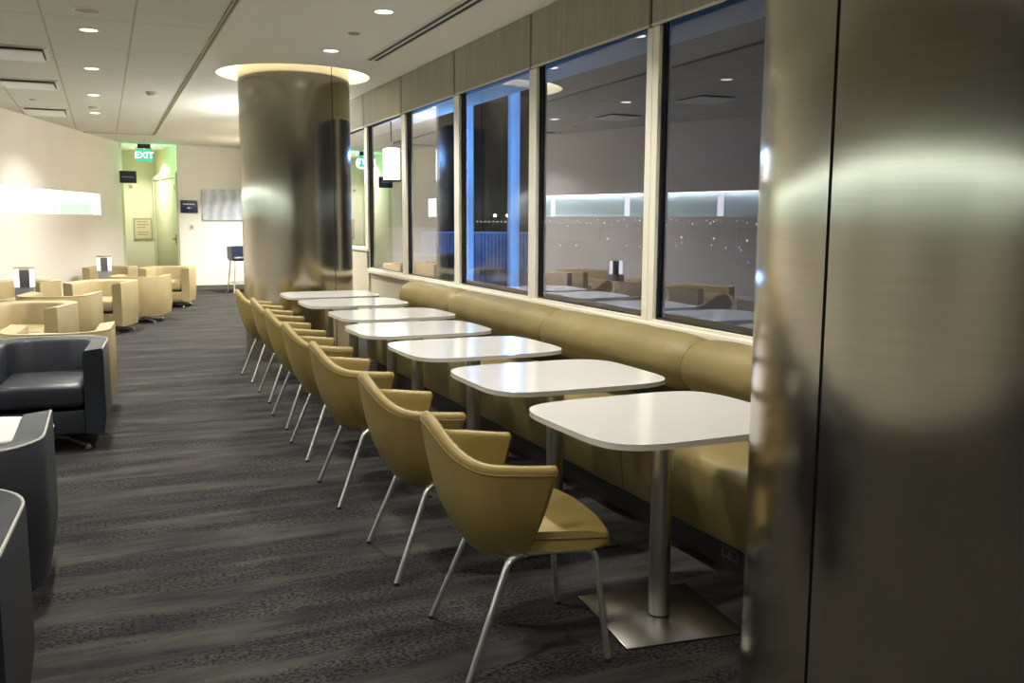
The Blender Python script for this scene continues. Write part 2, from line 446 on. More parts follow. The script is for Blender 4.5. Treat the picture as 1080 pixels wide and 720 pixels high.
def seam_angle(cx, cy, px):
    a = R(23.977)+math.atan((px-540)/962.6)     # bearing of the seam in plan
    d = Vector((math.sin(a), math.cos(a))); c = Vector((cx, cy)); tca = c.dot(d); d2 = c.length_squared-tca*tca
    p = d*(tca-math.sqrt(CR*CR-d2))-c
    return math.atan2(p.y, p.x)
column(*COLS[0], seam_angle(*COLS[0], 354), 'large round brushed steel column behind the farthest dining table')
column(*COLS[1], seam_angle(*COLS[1], 869.5), 'huge brushed steel column filling the right foreground with vertical seam')
COVE = emit('cove_led', (1, .92, .70), 22)
for (cx, cy), lab in zip(COLS, ('glowing ring recess in the ceiling around the far steel column', 'glowing ring recess around the top of the near steel column')):
    t = thing('cove_light', lab, 'ceiling light', (cx, cy, CZ+.2))
    bm = bmesh.new(); n = 64
    a = [bm.verts.new(((RING-.03)*math.cos(2*PI*i/n), (RING-.03)*math.sin(2*PI*i/n), .0)) for i in range(n)]
    c = [bm.verts.new(((RING-.06)*math.cos(2*PI*i/n), (RING-.06)*math.sin(2*PI*i/n), .0)) for i in range(n)]
    for i in range(n): bm.faces.new((a[i], a[(i+1) % n], c[(i+1) % n], c[i]))
    link_mesh('led_ring', bm, COVE, t)

# ------------------------------------------------------------------ dining tables
def squircle(a, b_, e=5.0, n=72):
    out = []
    for i in range(n):
        t = 2*PI*i/n; c, s = math.cos(t), math.sin(t)
        out.append((a*math.copysign(abs(c)**(2/e), c), b_*math.copysign(abs(s)**(2/e), s)))
    return out
def make_table():
    t = thing('dining_table', 'x', 'table', group='white dining tables along the bench')
    bm = bmesh.new(); prism(bm, squircle(.42, .365, 4.7), .735, .745, .003, 2, True); link_mesh('tabletop', bm, WHITETOP, t, True, 50)
    bm = bmesh.new(); prism(bm, squircle(.42, .365, 4.7), .725, .735); link_mesh('edge_band', bm, EDGE, t, True, 50)
    bm = bmesh.new(); lathe(bm, [(.038, .009), (.038, .717)], 32); link_mesh('pedestal', bm, STEEL, t, True)
    bxo('mounting_plate', (-.15, .15, -.15, .15, .717, .725), GREYM, t)
    o = bxo('base_plate', (-.225, .225, -.225, .225, 0, .009), PLATEM, t, .002)
    bm = bmesh.new(); lathe(bm, [(.040, .009), (.040, .013)], 32); link_mesh('collar', bm, BLACK, t)
    return t
tproto = make_table()
TABLES = [(1.775, 2.67), (1.805, 3.58), (1.80, 4.56), (1.785, 5.49), (1.89, 6.42), (1.865, 7.45), (1.865, 8.33)]
ordn = ['white rounded square dining table nearest the camera, steel base plate visible',
        'white dining table, second from the near steel column',
        'white dining table, third from the near steel column',
        'white dining table in the middle, fourth of the row of seven',
        'white dining table, third from the far steel column',
        'white dining table, second from the far steel column',
        'white dining table standing right before the far steel column']
for i, (x, y) in enumerate(TABLES):
    o = tproto if i == 0 else dup(tproto)
    o.location = (x, y, 0); o['label'] = ordn[i]
    for ch in o.children:
        if ch.name.startswith('base_plate'): ch.rotation_euler = (0, 0, R([-7, -4, 2, -3, 1, 2, 0][i]))
        if ch.name.startswith('tabletop') or ch.name.startswith('edge_band'): ch.rotation_euler = (0, 0, R([1.5, 0, 1, 0, 2, 0, 0][i]))

# ------------------------------------------------------------------ dining chairs (facing +x)
def sm(t): t = max(0, min(1, t)); return t*t*(3-2*t)
def chair_shell():
    bm = bmesh.new()
    nu, nv = 40, 12
    th = .034
    def outer(u, v):
        # u -1..1 round the shell, v 0 bottom .. 1 rim
        a = abs(u)
        # plan curve at the rim
        def plan(a, top):
            back = (-.312 if top else -.232); w = (.265 if top else .225)
            k = 0.60
            if a < k:
                ph = a/k*PI/2
                cx = -.10 if top else -.06
                return (cx+(back-cx)*math.cos(ph)**.85, w*math.sin(ph)**.95)
            t = (a-k)/(1-k)
            x0 = -.10 if top else -.06; x1 = .055 if top else -.035
            return (x0+(x1-x0)*t, w-(.012*t if top else 0.0))
        pt = plan(a, True); pb = plan(a, False)
        zr = .664+.128*math.exp(-(a/.30)**2.0)*1.0-.014*max(0, a-.6)/.4
        zb = .372+.0*a
        vv = v
        # sides belly outward a little, bottom tucks in
        s = vv**.80
        x = pb[0]+(pt[0]-pb[0])*s; y = pb[1]+(pt[1]-pb[1])*s
        tuck = (1-vv)**4*.16
        x *= 1-tuck*1.6 if x < 0 else 1; y *= 1-tuck
        return Vector((x, y*(1 if u >= 0 else -1), zb+(zr-zb)*vv))
    def nrm(u, v):
        e = 1e-3
        du = outer(min(1, u+e), v)-outer(max(-1, u-e), v); dv = outer(u, min(1, v+e))-outer(u, max(0, v-e))
        n = du.cross(dv)
        if n.length < 1e-12: n = Vector((-1, 0, 0))
        n.normalize()
        c = outer(u, v)
        if n.dot(Vector((c.x-.02, c.y, 0))) < 0: n = -n
        return n
    rows = []
    for i in range(nu+1):
        u = -1+2*i/nu
        row = []
        for j in range(nv+1): row.append(outer(u, j/nv))
        n = nrm(u, 1); top = outer(u, 1)
        for k in (1, 2, 3):
            a = PI*k/4
            row.append(top-n*(th/2)*(1-math.cos(a))+Vector((0, 0, 1))*(th/2)*math.sin(a))
        for j in range(nv, -1, -1):
            n = nrm(u, j/nv); row.append(outer(u, j/nv)-n*th)
        rows.append([bm.verts.new(p) for p in row])
    m = len(rows[0])
    for a, b_ in zip(rows, rows[1:]):
        for j in range(m-1): bm.faces.new((a[j], b_[j], b_[j+1], a[j+1]))
        bm.faces.new((a[m-1], b_[m-1], b_[0], a[0]))
    # round the two front edges
    for row, sgn in ((rows[0], 1), (rows[-1], 1)):
        mid = []
        for j in range(nv+1):
            p, q = row[j].co, row[m-1-j].co
            mid.append(bm.verts.new((p+q)/2+Vector((.010, 0, 0))))
        topm = row[nv+2]
        for j in range(nv):
            bm.faces.new((row[j], row[j+1], mid[j+1], mid[j])); bm.faces.new((row[m-1-j], mid[j], mid[j+1], row[m-2-j]))
        bm.faces.new((row[nv], row[nv+1], row[nv+2], mid[nv])); bm.faces.new((row[nv+2], row[nv+3], row[nv+4], mid[nv]))
        bm.faces.new((row[0], mid[0], row[m-1]))
    return bm, outer
def make_chair():
    t = thing('dining_chair', 'x', 'chair', group='tan leather dining chairs along the tables')
    bm, outer = chair_shell()
    link_mesh('backrest_shell', bm, TAN, t, True, 60)
    # piping line under the rim
    bm = bmesh.new()
    pts = []
    for i in range(81):
        u = -1+2*i/80; p = outer(u, .965); p = p+Vector((p.x+.02, p.y, 0)).normalized()*.0005
        pts.append(p)
    tube(bm, pts, .0014, 6); link_mesh('piping', bm, PIPING, t, True)
    # seat pad: shield shape widening to the front
    poly = []
    half = [(-.175, .0), (-.17, .09), (-.13, .165), (-.05, .196), (.06, .218), (.17, .240), (.222, .250), (.238, .240), (.245, .215), (.250, .1), (.252, 0)]
    poly = [(x, -y) for x, y in half]+[(x, y) for x, y in half[::-1][1:-1]]
    bm = bmesh.new(); prism(bm, poly, .385, .450, .022, 4); link_mesh('seat', bm, TAN, t, True, 60)
    bm = bmesh.new()
    loop = [Vector((x*.995, y*.995, .425)) for x, y in [(p[0], p[1]) for p in poly if p[0] > -.06]]
    tube(bm, [Vector((x*1.004, y*1.004, .424)) for x, y in poly if x > -.08][:0] or [Vector((p[0]*1.003, p[1]*1.003, .424)) for p in sorted([q for q in poly if q[0] > -.06], key=lambda q: math.atan2(q[1], q[0]))], .002, 6)
    link_mesh('seat_seam', bm, DARKSEAM, t, True)
    bm = bmesh.new(); prism(bm, [(-.14, -.10), (.14, -.13), (.14, .13), (-.14, .10)], .372, .386); link_mesh('seat_pan', bm, BLACK, t)
    r = .0108
    for s in (-1, 1):
        bm = bmesh.new(); tube(bm, bend([(-.02, s*.175, .375), (-.085, s*.205, .372), (-.232, s*.252, 0.004)], .03), r); leg = link_mesh('leg', bm, CHROME, t, True)
        bm = bmesh.new(); lathe(bm, [(.0115, 0), (.0115, .012)], 12, (-.232, s*.252, 0)); link_mesh('foot_cap', bm, BLACK, leg)
        bm = bmesh.new(); tube(bm, bend([(-.02, s*.175, .375), (.205, s*.205, .375), (.243, s*.235, 0.004)], .045), r); leg = link_mesh('leg', bm, CHROME, t, True)
        bm = bmesh.new(); lathe(bm, [(.0115, 0), (.0115, .012)], 12, (.243, s*.235, 0)); link_mesh('foot_cap', bm, BLACK, leg)
    return t
cproto = make_chair()
CH = [(1.215, 2.70, -6), (1.225, 3.55, -3), (1.235, 4.59, -1), (1.265, 5.55, 0), (1.30, 6.44, 1), (1.345, 7.40, 0), (1.345, 8.36, 2)]
ch_l = ['tan leather shell dining chair nearest the camera, legs and seat fully visible',
        'tan leather shell dining chair, second from the camera',
        'tan leather shell dining chair, third from the camera',
        'tan leather shell dining chair at the middle table, fourth from the camera',
        'tan leather shell dining chair, third from the far end of its row',
        'tan leather shell dining chair, second from the far end of its row',
        'tan leather shell dining chair at the far end of its row, before the steel column']
for i, (x, y, a) in enumerate(CH):
    o = cproto if i == 0 else dup(cproto)
    o.location = (x, y, 0); o.rotation_euler = (0, 0, R(a)); o['label'] = ch_l[i]

# ------------------------------------------------------------------ banquette
bench = thing('banquette_bench', 'long olive tan leather bench built along the window wall', 'bench', (2.5, 4.6, 0))
def bi(o): o.matrix_parent_inverse = Matrix.Translation(-Vector(bench.location)); return o
BY0, BY1 = 1.99, 8.32
bi(bxo('plinth', (2.285, 2.84, BY0, BY1-.05, 0, .13), KICKM, bench))
SE = [BY1, 6.95, 5.25, 3.67, BY0]
def wobble(bm, amp=.004, sc=9):
    from mathutils import noise
    for v in bm.verts:
        n = noise.noise(v.co*sc)*amp
        v.co += Vector((n, 0, n))
for a, b_ in zip(SE[1:], SE):
    # seat: rounded front nose
    prof = [(2.84, .13), (2.235, .13), (2.21, .15), (2.198, .30), (2.195, .40), (2.205, .435), (2.235, .455), (2.30, .460), (2.60, .455), (2.84, .45)]
    bm = bmesh.new(); n = 14
    rings = []
    for k in range(n+1):
        y = a+.003+(b_-a-.006)*k/n
        q = 0.008 if k in (0, n) else 0
        rings.append([bm.verts.new((x+(q if x < 2.5 else 0), y, z-(q if z > .3 else 0))) for x, z in prof])
    for p, s in zip(rings, rings[1:]):
        for j in range(len(prof)): bm.faces.new((p[j], s[j], s[(j+1) % len(prof)], p[(j+1) % len(prof)]))
    bm.faces.new(rings[0]); bm.faces.new(rings[-1][::-1])
    bi(link_mesh('seat', bm, BENCH, bench, True, 50))
    # bolster back: D shaped roll
    prof = []
    for k in range(21):
        th = R(-62+k*(232)/20)
        # centre and radii of the roll
        prof.append((2.655-.165*math.cos(th), .715+.145*math.sin(th)))
    prof = [(2.83, .60)]+prof[0:1]+prof[1:]+[(2.83, .80)]
    bm = bmesh.new(); n = 26; rings = []
    for k in range(n+1):
        y = a+.002+(b_-a-.004)*k/n
        d = min(k, n-k); q = [.055, .016, .004][d] if d < 3 else 0
        if k == n and b_ == BY1: q = .06
        if k == n-1 and b_ == BY1: q = .025
        cx, cz = 2.70, .72
        rings.append([bm.verts.new((cx+(x-cx)*(1-q*3.2), y, cz+(z-cz)*(1-q*3.2))) for x, z in prof])
    for p, s in zip(rings, rings[1:]):
        for j in range(len(prof)): bm.faces.new((p[j], s[j], s[(j+1) % len(prof)], p[(j+1) % len(prof)]))
    bm.faces.new(rings[0]); bm.faces.new(rings[-1][::-1])
    wobble(bm, .006, 6)
    bi(link_mesh('back_bolster', bm, BENCH, bench, True, 60))
bi(bxo('back_panel', (2.72, 2.845, BY0, BY1-.02, .45, .66), KICKM, bench))
o = thing('floor_outlet', 'small grey outlet plate on the black plinth under the bench', 'outlet', (2.284, 2.92, .07))
bxo('cover_plate', (-.004, 0, -.055, .055, -.026, .026), mat('dark_grey_plate', (.05, .05, .05), .4), o, .001)
for s in (-1, 1): bxo('socket', (-.0055, -.004, s*.028-.014, s*.028+.014, -.014, .014), BLACK, o)

# ------------------------------------------------------------------ club chairs (facing -y)
def uplan(w, d, rr, n=10):
    """outer outline of a tub, open to -y: starts at the left arm front, ends at the right arm front"""
    pts = [(-w, -d)]
    cxl, cy = -w+rr, d-rr
    for k in range(n+1):
        a = PI-(PI/2)*k/n; pts.append((cxl+rr*math.cos(a), cy+rr*math.sin(a)))
    for k in range(n+1):
        a = PI/2-(PI/2)*k/n; pts.append((w-rr+rr*math.cos(a), cy+rr*math.sin(a)))
    pts.append((w, -d)); return pts
def make_club(name, leather, pip, label, group):
    t = thing(name, label, 'armchair', group=group)
    w, d, th = .355, .36, .115
    o = uplan(w, d, .26); i = uplan(w-th, d-th, .15)
    i[0] = (-(w-th), -d); i[-1] = (w-th, -d)
    n = len(o)
    bm = bmesh.new()
    rings = []
    zb, zt = .10, .64
    def lerp(p, q, k): return (p[0]+(q[0]-p[0])*k, p[1]+(q[1]-p[1])*k)
    for k in range(n):
        po, pi = o[k], i[k]
        # lower edge tapers in slightly
        pl = lerp(po, (0, 0), .05)
        sec = [(*pl, zb), (*po, zb+.12), (*po, zt-.015), (*lerp(po, pi, .10), zt), (*lerp(po, pi, .9), zt-.012), (*pi, zt-.028), (*pi, zb+.02)]
        rings.append([bm.verts.new(p) for p in sec])
    m = len(rings[0])
    for a, b_ in zip(rings, rings[1:]):
        for j in range(m): bm.faces.new((a[j], b_[j], b_[(j+1) % m], a[(j+1) % m]))
    bm.faces.new(rings[0]); bm.faces.new(rings[-1][::-1])
    link_mesh('tub_body', bm, leather, t, True, 40)
    bm = bmesh.new(); tube(bm, [Vector((*lerp(o[k], i[k], .05), zt-.003)) for k in range(n)], .005, 6)
    link_mesh('piping', bm, pip, t, True)
    bm = bmesh.new(); box(bm, -(w-th)+.004, w-th-.004, -d-.012, d-th-.02, .285, .43, .035, 4); link_mesh('seat_cushion', bm, leather, t, True, 60)
    bm = bmesh.new(); box(bm, -(w-th)+.002, w-th-.002, -d+.012, d-th-.02, .12, .262, .01, 2); link_mesh('front_rail', bm, leather, t, True)
    bm = bmesh.new(); lathe(bm, [(.03, .02), (.03, .12)], 16); lathe(bm, [(.11, .095), (.11, .115)], 20); st = link_mesh('swivel_post', bm, CHROME, t, True)
    for k in range(4):
        a = PI/4+k*PI/2; c, s = math.cos(a), math.sin(a)
        bm = bmesh.new(); tube(bm, [(0, 0, .045), (c*.18, s*.18, .04), (c*.34, s*.34, .018)], .014, 8)
        lathe(bm, [(.02, 0), (.02, .012)], 12, (c*.335, s*.335, 0)); link_mesh('leg', bm, CHROME, t, True)
    return t
clubD = make_club('club_armchair', NAVYL, mat('grey_piping', (.34, .34, .30), .4), 'x', 'dark leather tub armchairs')
clubT = make_club('club_armchair', CLUBTAN, mat('pale_tan_piping', (.55, .45, .26), .4), 'x', 'tan leather tub armchairs')
usedD = usedT = False
CL = [('D', -.595, 2.68, -3, 1, 'charcoal leather tub armchair cut by the left edge, nearest the camera'),
      ('D', -.585, 3.78, 180, 1, 'charcoal leather tub armchair seen from behind, back to back with the nearest one'),
      ('D', -.375, 6.42, -4, 1.02, 'charcoal leather tub armchair facing the camera, front and seat visible'),
      ('T', -.335, 7.27, 176, 1, 'tan leather tub armchair whose back rises right behind the dark facing armchair'),
      ('T', -.64, 9.45, -18, 1.0, 'tan leather tub armchair facing the camera, nearest of the tan ones that do'),
      ('T', -.47, 10.62, 168, 1.0, 'tan leather tub armchair with its back to the camera, beside the nearer table lamp'),
      ('T', -.93, 13.05, -24, 1.02, 'tan leather tub armchair by the left wall, behind the nearer table lamp'),
      ('T', -.02, 12.62, -24, 1.0, 'tan leather tub armchair facing the camera beside the aisle, middle of the tan group'),
      ('T', .42, 13.75, 165, 1.0, 'tan leather tub armchair showing its plain rounded back beside the aisle'),
      ('T', .10, 16.45, -18, 1.0, 'tan leather tub armchair by the wall, behind the farther table lamp'),
      ('T', .95, 16.0, -16, 1.1, 'farthest tan leather tub armchair by the aisle, before the green alcove')]
for k, x, y, a, s, lab in CL:
    if k == 'D': o = clubD if not usedD else dup(clubD); usedD = True
    else: o = clubT if not usedT else dup(clubT); usedT = True
    o.location = (x, y, 0); o.rotation_euler = (0, 0, R(a)); o.scale = (s, s, 1); o['label'] = lab

# ------------------------------------------------------------------ side tables and lamps
def side_table():
    t = thing('side_table', 'x', 'table', group='white round side tables')
    bm = bmesh.new(); lathe(bm, [(.27, .435), (.30, .440), (.302, .452), (.297, .458)], 48); link_mesh('tabletop', bm, WHITETOP, t, True)
    bm = bmesh.new(); lathe(bm, [(.03, .012), (.03, .435)], 24); link_mesh('pedestal', bm, CHROME, t, True)
    bm = bmesh.new(); lathe(bm, [(.19, 0), (.19, .008), (.03, .014)], 40); link_mesh('base_plate', bm, CHROME, t, True)
    return t
sp_ = side_table()
ST = [(-.56, 4.72, 'white round side table between the charcoal armchairs'),
      (-.62, 8.36, 'white round side table between two facing tan armchairs, no lamp'),
      (-.85, 11.75, 'white round side table under the nearer table lamp'),
      (-.02, 15.0, 'white round side table under the farther table lamp')]
for i, (x, y, lab) in enumerate(ST):
    o = sp_ if i == 0 else dup(sp_)
    o.location = (x, y, 0); o['label'] = lab
def lamp():
    t = thing('table_lamp', 'x', 'lamp', group='glass table lamps')
    bm = bmesh.new(); box(bm, -.095, .095, -.095, .095, 0, .19, .008); link_mesh('lamp_base', bm, GREYM, t, True)
    g = mat('clear_lamp_glass', (.9, .92, .95), .03); bsdf(g).inputs['Transmission Weight'].default_value = 1; bsdf(g).inputs['IOR'].default_value = 1.12
    bm = bmesh.new(); lathe(bm, [(.105, .19), (.11, .20), (.11, .40), (.095, .415)], 32); link_mesh('glass_shade', bm, g, t, True)
    bm = bmesh.new(); box(bm, -.045, .045, -.012, .012, .19, .385, .003); link_mesh('inner_plate', bm, GREYM, t)
    for s in (-1, 1):
        bm = bmesh.new(); lathe(bm, [(.022, .20), (.022, .385)], 16, (s*.072, 0, 0)); link_mesh('lamp_tube', bm, LAMPG, t, True)
    return t
lp = lamp(); lp.location = (-.85, 11.72, .458); lp['label'] = 'nearer glass table lamp with grey base at the left'
o = dup(lp, (-.02, 15.0, .458), 0, 'farther glass table lamp with grey base, closer to the alcove'); 
o.scale = (.95, .95, 1)

# ------------------------------------------------------------------ bar stool by the back wall
t = thing('bar_stool', 'navy low-back bar stool on chrome frame before the white back wall', 'stool', (2.42, 18.5, 0), R(10))
bm = bmesh.new(); box(bm, -.20, .20, -.19, .19, .62, .70, .03, 3); link_mesh('seat', bm, STOOLBLUE, t, True)
bm = bmesh.new()
o_ = uplan(.24, .22, .16); i_ = uplan(.20, .18, .13); i_[0] = (-.2, -.22); i_[-1] = (.2, -.22)
rg = []
for a, c in zip(o_, i_): rg.append([bm.verts.new(p) for p in ((*a, .66), (*a, .90), (*c, .90), (*c, .66))])
for a, c in zip(rg, rg[1:]):
    for j in range(4): bm.faces.new((a[j], c[j], c[(j+1) % 4], a[(j+1) % 4]))
bm.faces.new(rg[0]); bm.faces.new(rg[-1][::-1]); link_mesh('backrest', bm, STOOLBLUE, t, True)
for sx in (-1, 1):
    for sy in (-1, 1):
        bm = bmesh.new(); tube(bm, [(sx*.16, sy*.15, .62), (sx*.21, sy*.20, 0)], .015); link_mesh('leg', bm, CHROME, t, True)
bm = bmesh.new(); tube(bm, [(-.195, -.18, .2), (.195, -.18, .2), (.195, .18, .2), (-.195, .18, .2), (-.195, -.18, .2)], .01); link_mesh('footrest', bm, CHROME, t, True)

# ------------------------------------------------------------------ signs, picture, switches
t = thing('wall_sign', 'navy blue sign with two white lines, left of the framed picture', 'sign', (1.585, 19.5, 1.67))
bxo('sign_face', (-.165, .165, -.03, 0, -.125, .125), NAVYS, t, .004)
bm = bmesh.new()
x = -.12
for wd in (.05, .06, .035, .055): box(bm, x, x+wd, -.032, -.03, .035, .058); x += wd+.008
box(bm, -.035, .012, -.032, -.03, -.045, -.015); box(bm, .022, .045, -.032, -.03, -.035, -.025)
link_mesh('sign_lettering', bm, WHITEP, t)
t = thing('hanging_sign', 'dark navy sign projecting beside the alcove, below the exit sign', 'sign', (.46, 19.33, 2.22))
bxo('sign_face', (-.17, .17, -.02, .02, -.115, .115), mat('dark_navy_face', (.006, .008, .03), .4), t, .004)
bm = bmesh.new(); x = -.09
for wd in (.05, .06, .07): box(bm, x, x+wd, -.022, -.02, -.008, .006); x += wd+.01
link_mesh('sign_lettering', bm, mat('grey_print', (.3, .33, .4), .5), t)
bxo('bracket', (-.24, -.17, -.012, .012, -.06, .06), GREYM, t)
t = thing('notice_plaque', 'small beige framed notice on the alcove back wall', 'notice', (.79, 21.75, 1.20))
bm = bmesh.new(); box(bm, -.19, .19, -.02, 0, -.235, .235); link_mesh('frame', bm, mat('plaque_brown', (.30, .25, .14), .5), t)
bxo('paper', (-.165, .165, -.023, -.02, -.205, .205), mat('plaque_paper', (.52, .46, .30), .6), t)
bm = bmesh.new()
for z, a, c in ((.15, -.12, .10), (.09, -.12, .12), (.03, -.12, .05), (-.08, -.12, .12), (-.13, -.12, .09)): box(bm, a, c, -.025, -.023, z, z+.018)
link_mesh('lettering', bm, mat('plaque_ink', (.25, .2, .12), .6), t)
# sprinkler / sensor seen by the hanging sign
t = thing('wall_sensor', 'tiny round sensor on the alcove wall under the navy hanging sign', 'sensor', (.58, 21.75, 2.12))
bm = bmesh.new(); lathe(bm, [(.035, 0), (.035, .03), (.015, .05)], 16); bmesh.ops.rotate(bm, verts=bm.verts, matrix=Matrix.Rotation(PI/2, 3, 'X')); link_mesh('sensor_body', bm, GREYPL, t, True)
t = thing('light_switch', 'small white switch plate under the navy wall sign', 'switch', (1.62, 19.5, 1.26))
bxo('plate', (-.05, .05, -.01, 0, -.06, .06), PLASTIC, t, .003); bxo('rocker', (-.018, .018, -.016, -.01, -.03, .03), GREYPL, t)
# picture
ART = mat('abstract_blue_grey_print', rough=.35)
tc = N(ART, 'ShaderNodeTexCoord'); wv = N(ART, 'ShaderNodeTexWave'); wv.inputs['Scale'].default_value = 1.5; wv.inputs['Distortion'].default_value = 6; wv.inputs['Detail'].default_value = 2
vo = N(ART, 'ShaderNodeTexVoronoi'); vo.inputs['Scale'].default_value = 3.2; vo.feature = 'DISTANCE_TO_EDGE'
L(ART, tc.outputs['Object'], wv.inputs[0]); L(ART, tc.outputs['Object'], vo.inputs[0])
r1 = N(ART, 'ShaderNodeValToRGB'); r1.color_ramp.elements[0].color = (.42, .47, .57, 1); r1.color_ramp.elements[1].color = (.62, .66, .72, 1); L(ART, wv.outputs['Fac'], r1.inputs[0])
r2 = N(ART, 'ShaderNodeValToRGB'); r2.color_ramp.elements[0].position = .0; r2.color_ramp.elements[1].position = .06
r2.color_ramp.elements[0].color = (.86, .87, .9, 1); r2.color_ramp.elements[1].color = (1, 1, 1, 1); L(ART, vo.outputs['Distance'], r2.inputs[0])
mm = N(ART, 'ShaderNodeMix'); mm.data_type = 'RGBA'; mm.blend_type = 'MULTIPLY'; mm.inputs[0].default_value = 1
L(ART, r1.outputs[0], mm.inputs[6]); L(ART, r2.outputs[0], mm.inputs[7]); L(ART, mm.outputs[2], bsdf(ART).inputs[0])
t = thing('wall_picture', 'pale blue grey abstract picture on the back wall, partly behind the steel column', 'picture', (2.43, 19.5, 1.71))
bxo('print', (-.6, .6, -.035, -.012, -.31, .31), ART, t); bxo('mounting_board', (-.58, .58, -.012, 0, -.29, .29), GREYM, t)
bm = bmesh.new()
for sx in (-1, 1):
    for sz in (-1, 1): box(bm, sx*.565-.012, sx*.565+.012, -.042, -.035, sz*.275-.012, sz*.275+.012)
link_mesh('standoff', bm, CHROME, t)

# exit sign
t = thing('exit_sign', 'glowing green exit sign hanging from the ceiling before the alcove', 'exit sign', (.80, 19.6, 2.66))
bxo('sign_panel', (-.15, .15, -.008, .008, -.12, .12), emit('exit_panel_glow', (.12, .8, .42), .55), t)
cu = bpy.data.curves.new('exit_text', 'FONT'); cu.body = 'EXIT'; cu.size = .17; cu.align_x = 'CENTER'; cu.align_y = 'CENTER'; cu.extrude = .002
to = bpy.data.objects.new('exit_text', cu); COL.objects.link(to)
bpy.context.view_layer.update()
me = bpy.data.meshes.new_from_object(to.evaluated_get(bpy.context.evaluated_depsgraph_get()))
bpy.data.objects.remove(to)
me.materials.clear(); me.materials.append(emit('exit_letter_glow', (.75, 1, .95), 2.5))
lo = bpy.data.objects.new('lettering', me); COL.objects.link(lo); lo.parent = t; lo.rotation_euler = (PI/2, 0, 0); lo.location = (0, -.012, -.005)
bxo('canopy', (-.12, .12, -.04, .04, .13, CZ-2.66), BLACK, t, .004)
bxo('sign_housing', (-.16, .16, -.02, .02, .12, .145), CHROME, t)
def light(kind, name, loc, energy, color, parent=None, size=.1, spot=None, blend=.5, rot=None):
    l = bpy.data.lights.new(name, kind); l.energy = energy; l.color = color
    if kind == 'AREA': l.size = size
    else: l.shadow_soft_size = size
    if kind == 'SPOT': l.spot_size = R(spot); l.spot_blend = blend
    o = bpy.data.objects.new(name, l); COL.objects.link(o); o.location = loc
    if rot: o.rotation_euler = rot
    if parent: o.parent = parent
    return o
light('POINT', 'exit_glow', (.05, .12, -.02), 9, (.25, 1, .45), t, .12)

# ------------------------------------------------------------------ ceiling fittings
AK = .20
WARM = (1, .955, .875)
def downlight(r=.064):
    t = thing('downlight', 'x', 'ceiling light', group='recessed ceiling downlights')
    bm = bmesh.new(); lathe(bm, [(r+.018, 0), (r+.018, -.004), (r, -.006), (r, 0)], 32, cap=False); link_mesh('trim_ring', bm, PLASTIC, t, True)
    bm = bmesh.new(); lathe(bm, [(r, -.004), (r*.98, -.0035)], 32); link_mesh('lamp_lens', bm, DL_ON, t)
    return t
dproto = downlight(); first = True
DLS = []
gy = ['round downlight in the smooth ceiling, nearer one left of the long slot vent', 'round downlight in the smooth ceiling just before the far steel column']
for i, (x, y, e) in enumerate([(1.87, 6.44, 48), (1.87, 8.08, 65), (1.87, 4.8, 40), (1.87, 3.16, 34), (1.87, -.4, 30), (1.87, 11.5, 120), (2.1, 13.4, 140), (2.4, 15.4, 260), (2.75, 17.6, 440), (.72, 20.7, 60)]):  # far-end lamps are unseen, added to brighten the back wall and alcove
    DLS.append((x, y, e, gy[i] if i < 2 else 'round downlight in the smooth ceiling, out of sight, farthest ones added to brighten the back wall and alcove'))
ty = ['round downlight in the tile ceiling, nearest of four in a line', 'round downlight in the tile ceiling, second of four in a line',
      'round downlight in the tile ceiling, third of four in a line', 'round downlight in the tile ceiling, farthest of four in a line']
for i, (x, y, e) in enumerate([(-.03, 8.02, 90), (-.03, 10.03, 100), (-.03, 12.12, 115), (-.03, 14.15, 52), (-.03, 5.98, 50), (-.03, 3.94, 28), (-.03, 1.9, 20), (-.03, -.6, 24), (-1.6, 7.3, 55), (-2.2, 5.0, 45), (-2.2, 2.0, 45), (-2.2, -1.5, 45), (-.9, 15.8, 0)]):
    if e == 0: continue
    DLS.append((x, y, e, ty[i] if i < 4 else 'round downlight in the tile ceiling, above or left of the frame'))
for x, y, e, lab in DLS:
    o = dproto if first else dup(dproto); first = False
    o.location = (x, y, CZ); o['label'] = lab
    lb = light('AREA', 'beam', (0, 0, -.009), e*AK, WARM, o, .115); lb.data.shape = 'DISK'; lb.data.spread = R(125)

def vent(x, y, sx, sy, label):
    t = thing('ceiling_vent', label, 'vent', (x, y, CZ), group='square plaque vents in the tile ceiling')
    bm = bmesh.new()
    w = .03
    box(bm, -sx, sx, -sy, -sy+w, -.012, 0); box(bm, -sx, sx, sy-w, sy, -.012, 0); box(bm, -sx, -sx+w, -sy+w, sy-w, -.012, 0); box(bm, sx-w, sx, -sy+w, sy-w, -.012, 0)
    link_mesh('frame', bm, PLASTIC, t)
    bxo('dark_cavity', (-sx+w, sx-w, -sy+w, sy-w, -.004, -.001), BLACK, t)
    bm = bmesh.new(); box(bm, -sx+w+.012, sx-w-.012, -sy+w+.03, sy-w-.03, -.036, -.026); link_mesh('plaque', bm, NICHEW, t)
    return t
vent(-.66, 9.33, .29, .34, 'square pale ceiling vent at the left edge, nearest of the three')
vent(-.66, 11.38, .29, .32, 'square pale ceiling vent, middle of the three by the left wall')
vent(-.64, 14.2, .28, .42, 'square pale ceiling vent, farthest of the three by the left wall')
t = thing('slot_diffuser', 'long black double-slot air vent in the smooth ceiling by the windows', 'vent', (1.88, 5.5, CZ))
t.location = (2.32, 5.3, CZ)
bxo('frame', (-.065, .065, -3.1, 3.1, -.006, 0), mat('vent_frame_paint', (.6, .58, .48), .5), t)
for s in (-1, 1): bxo('slot', (s*.03-.014, s*.03+.014, -3.08, 3.08, -.0085, -.006), BLACK, t)
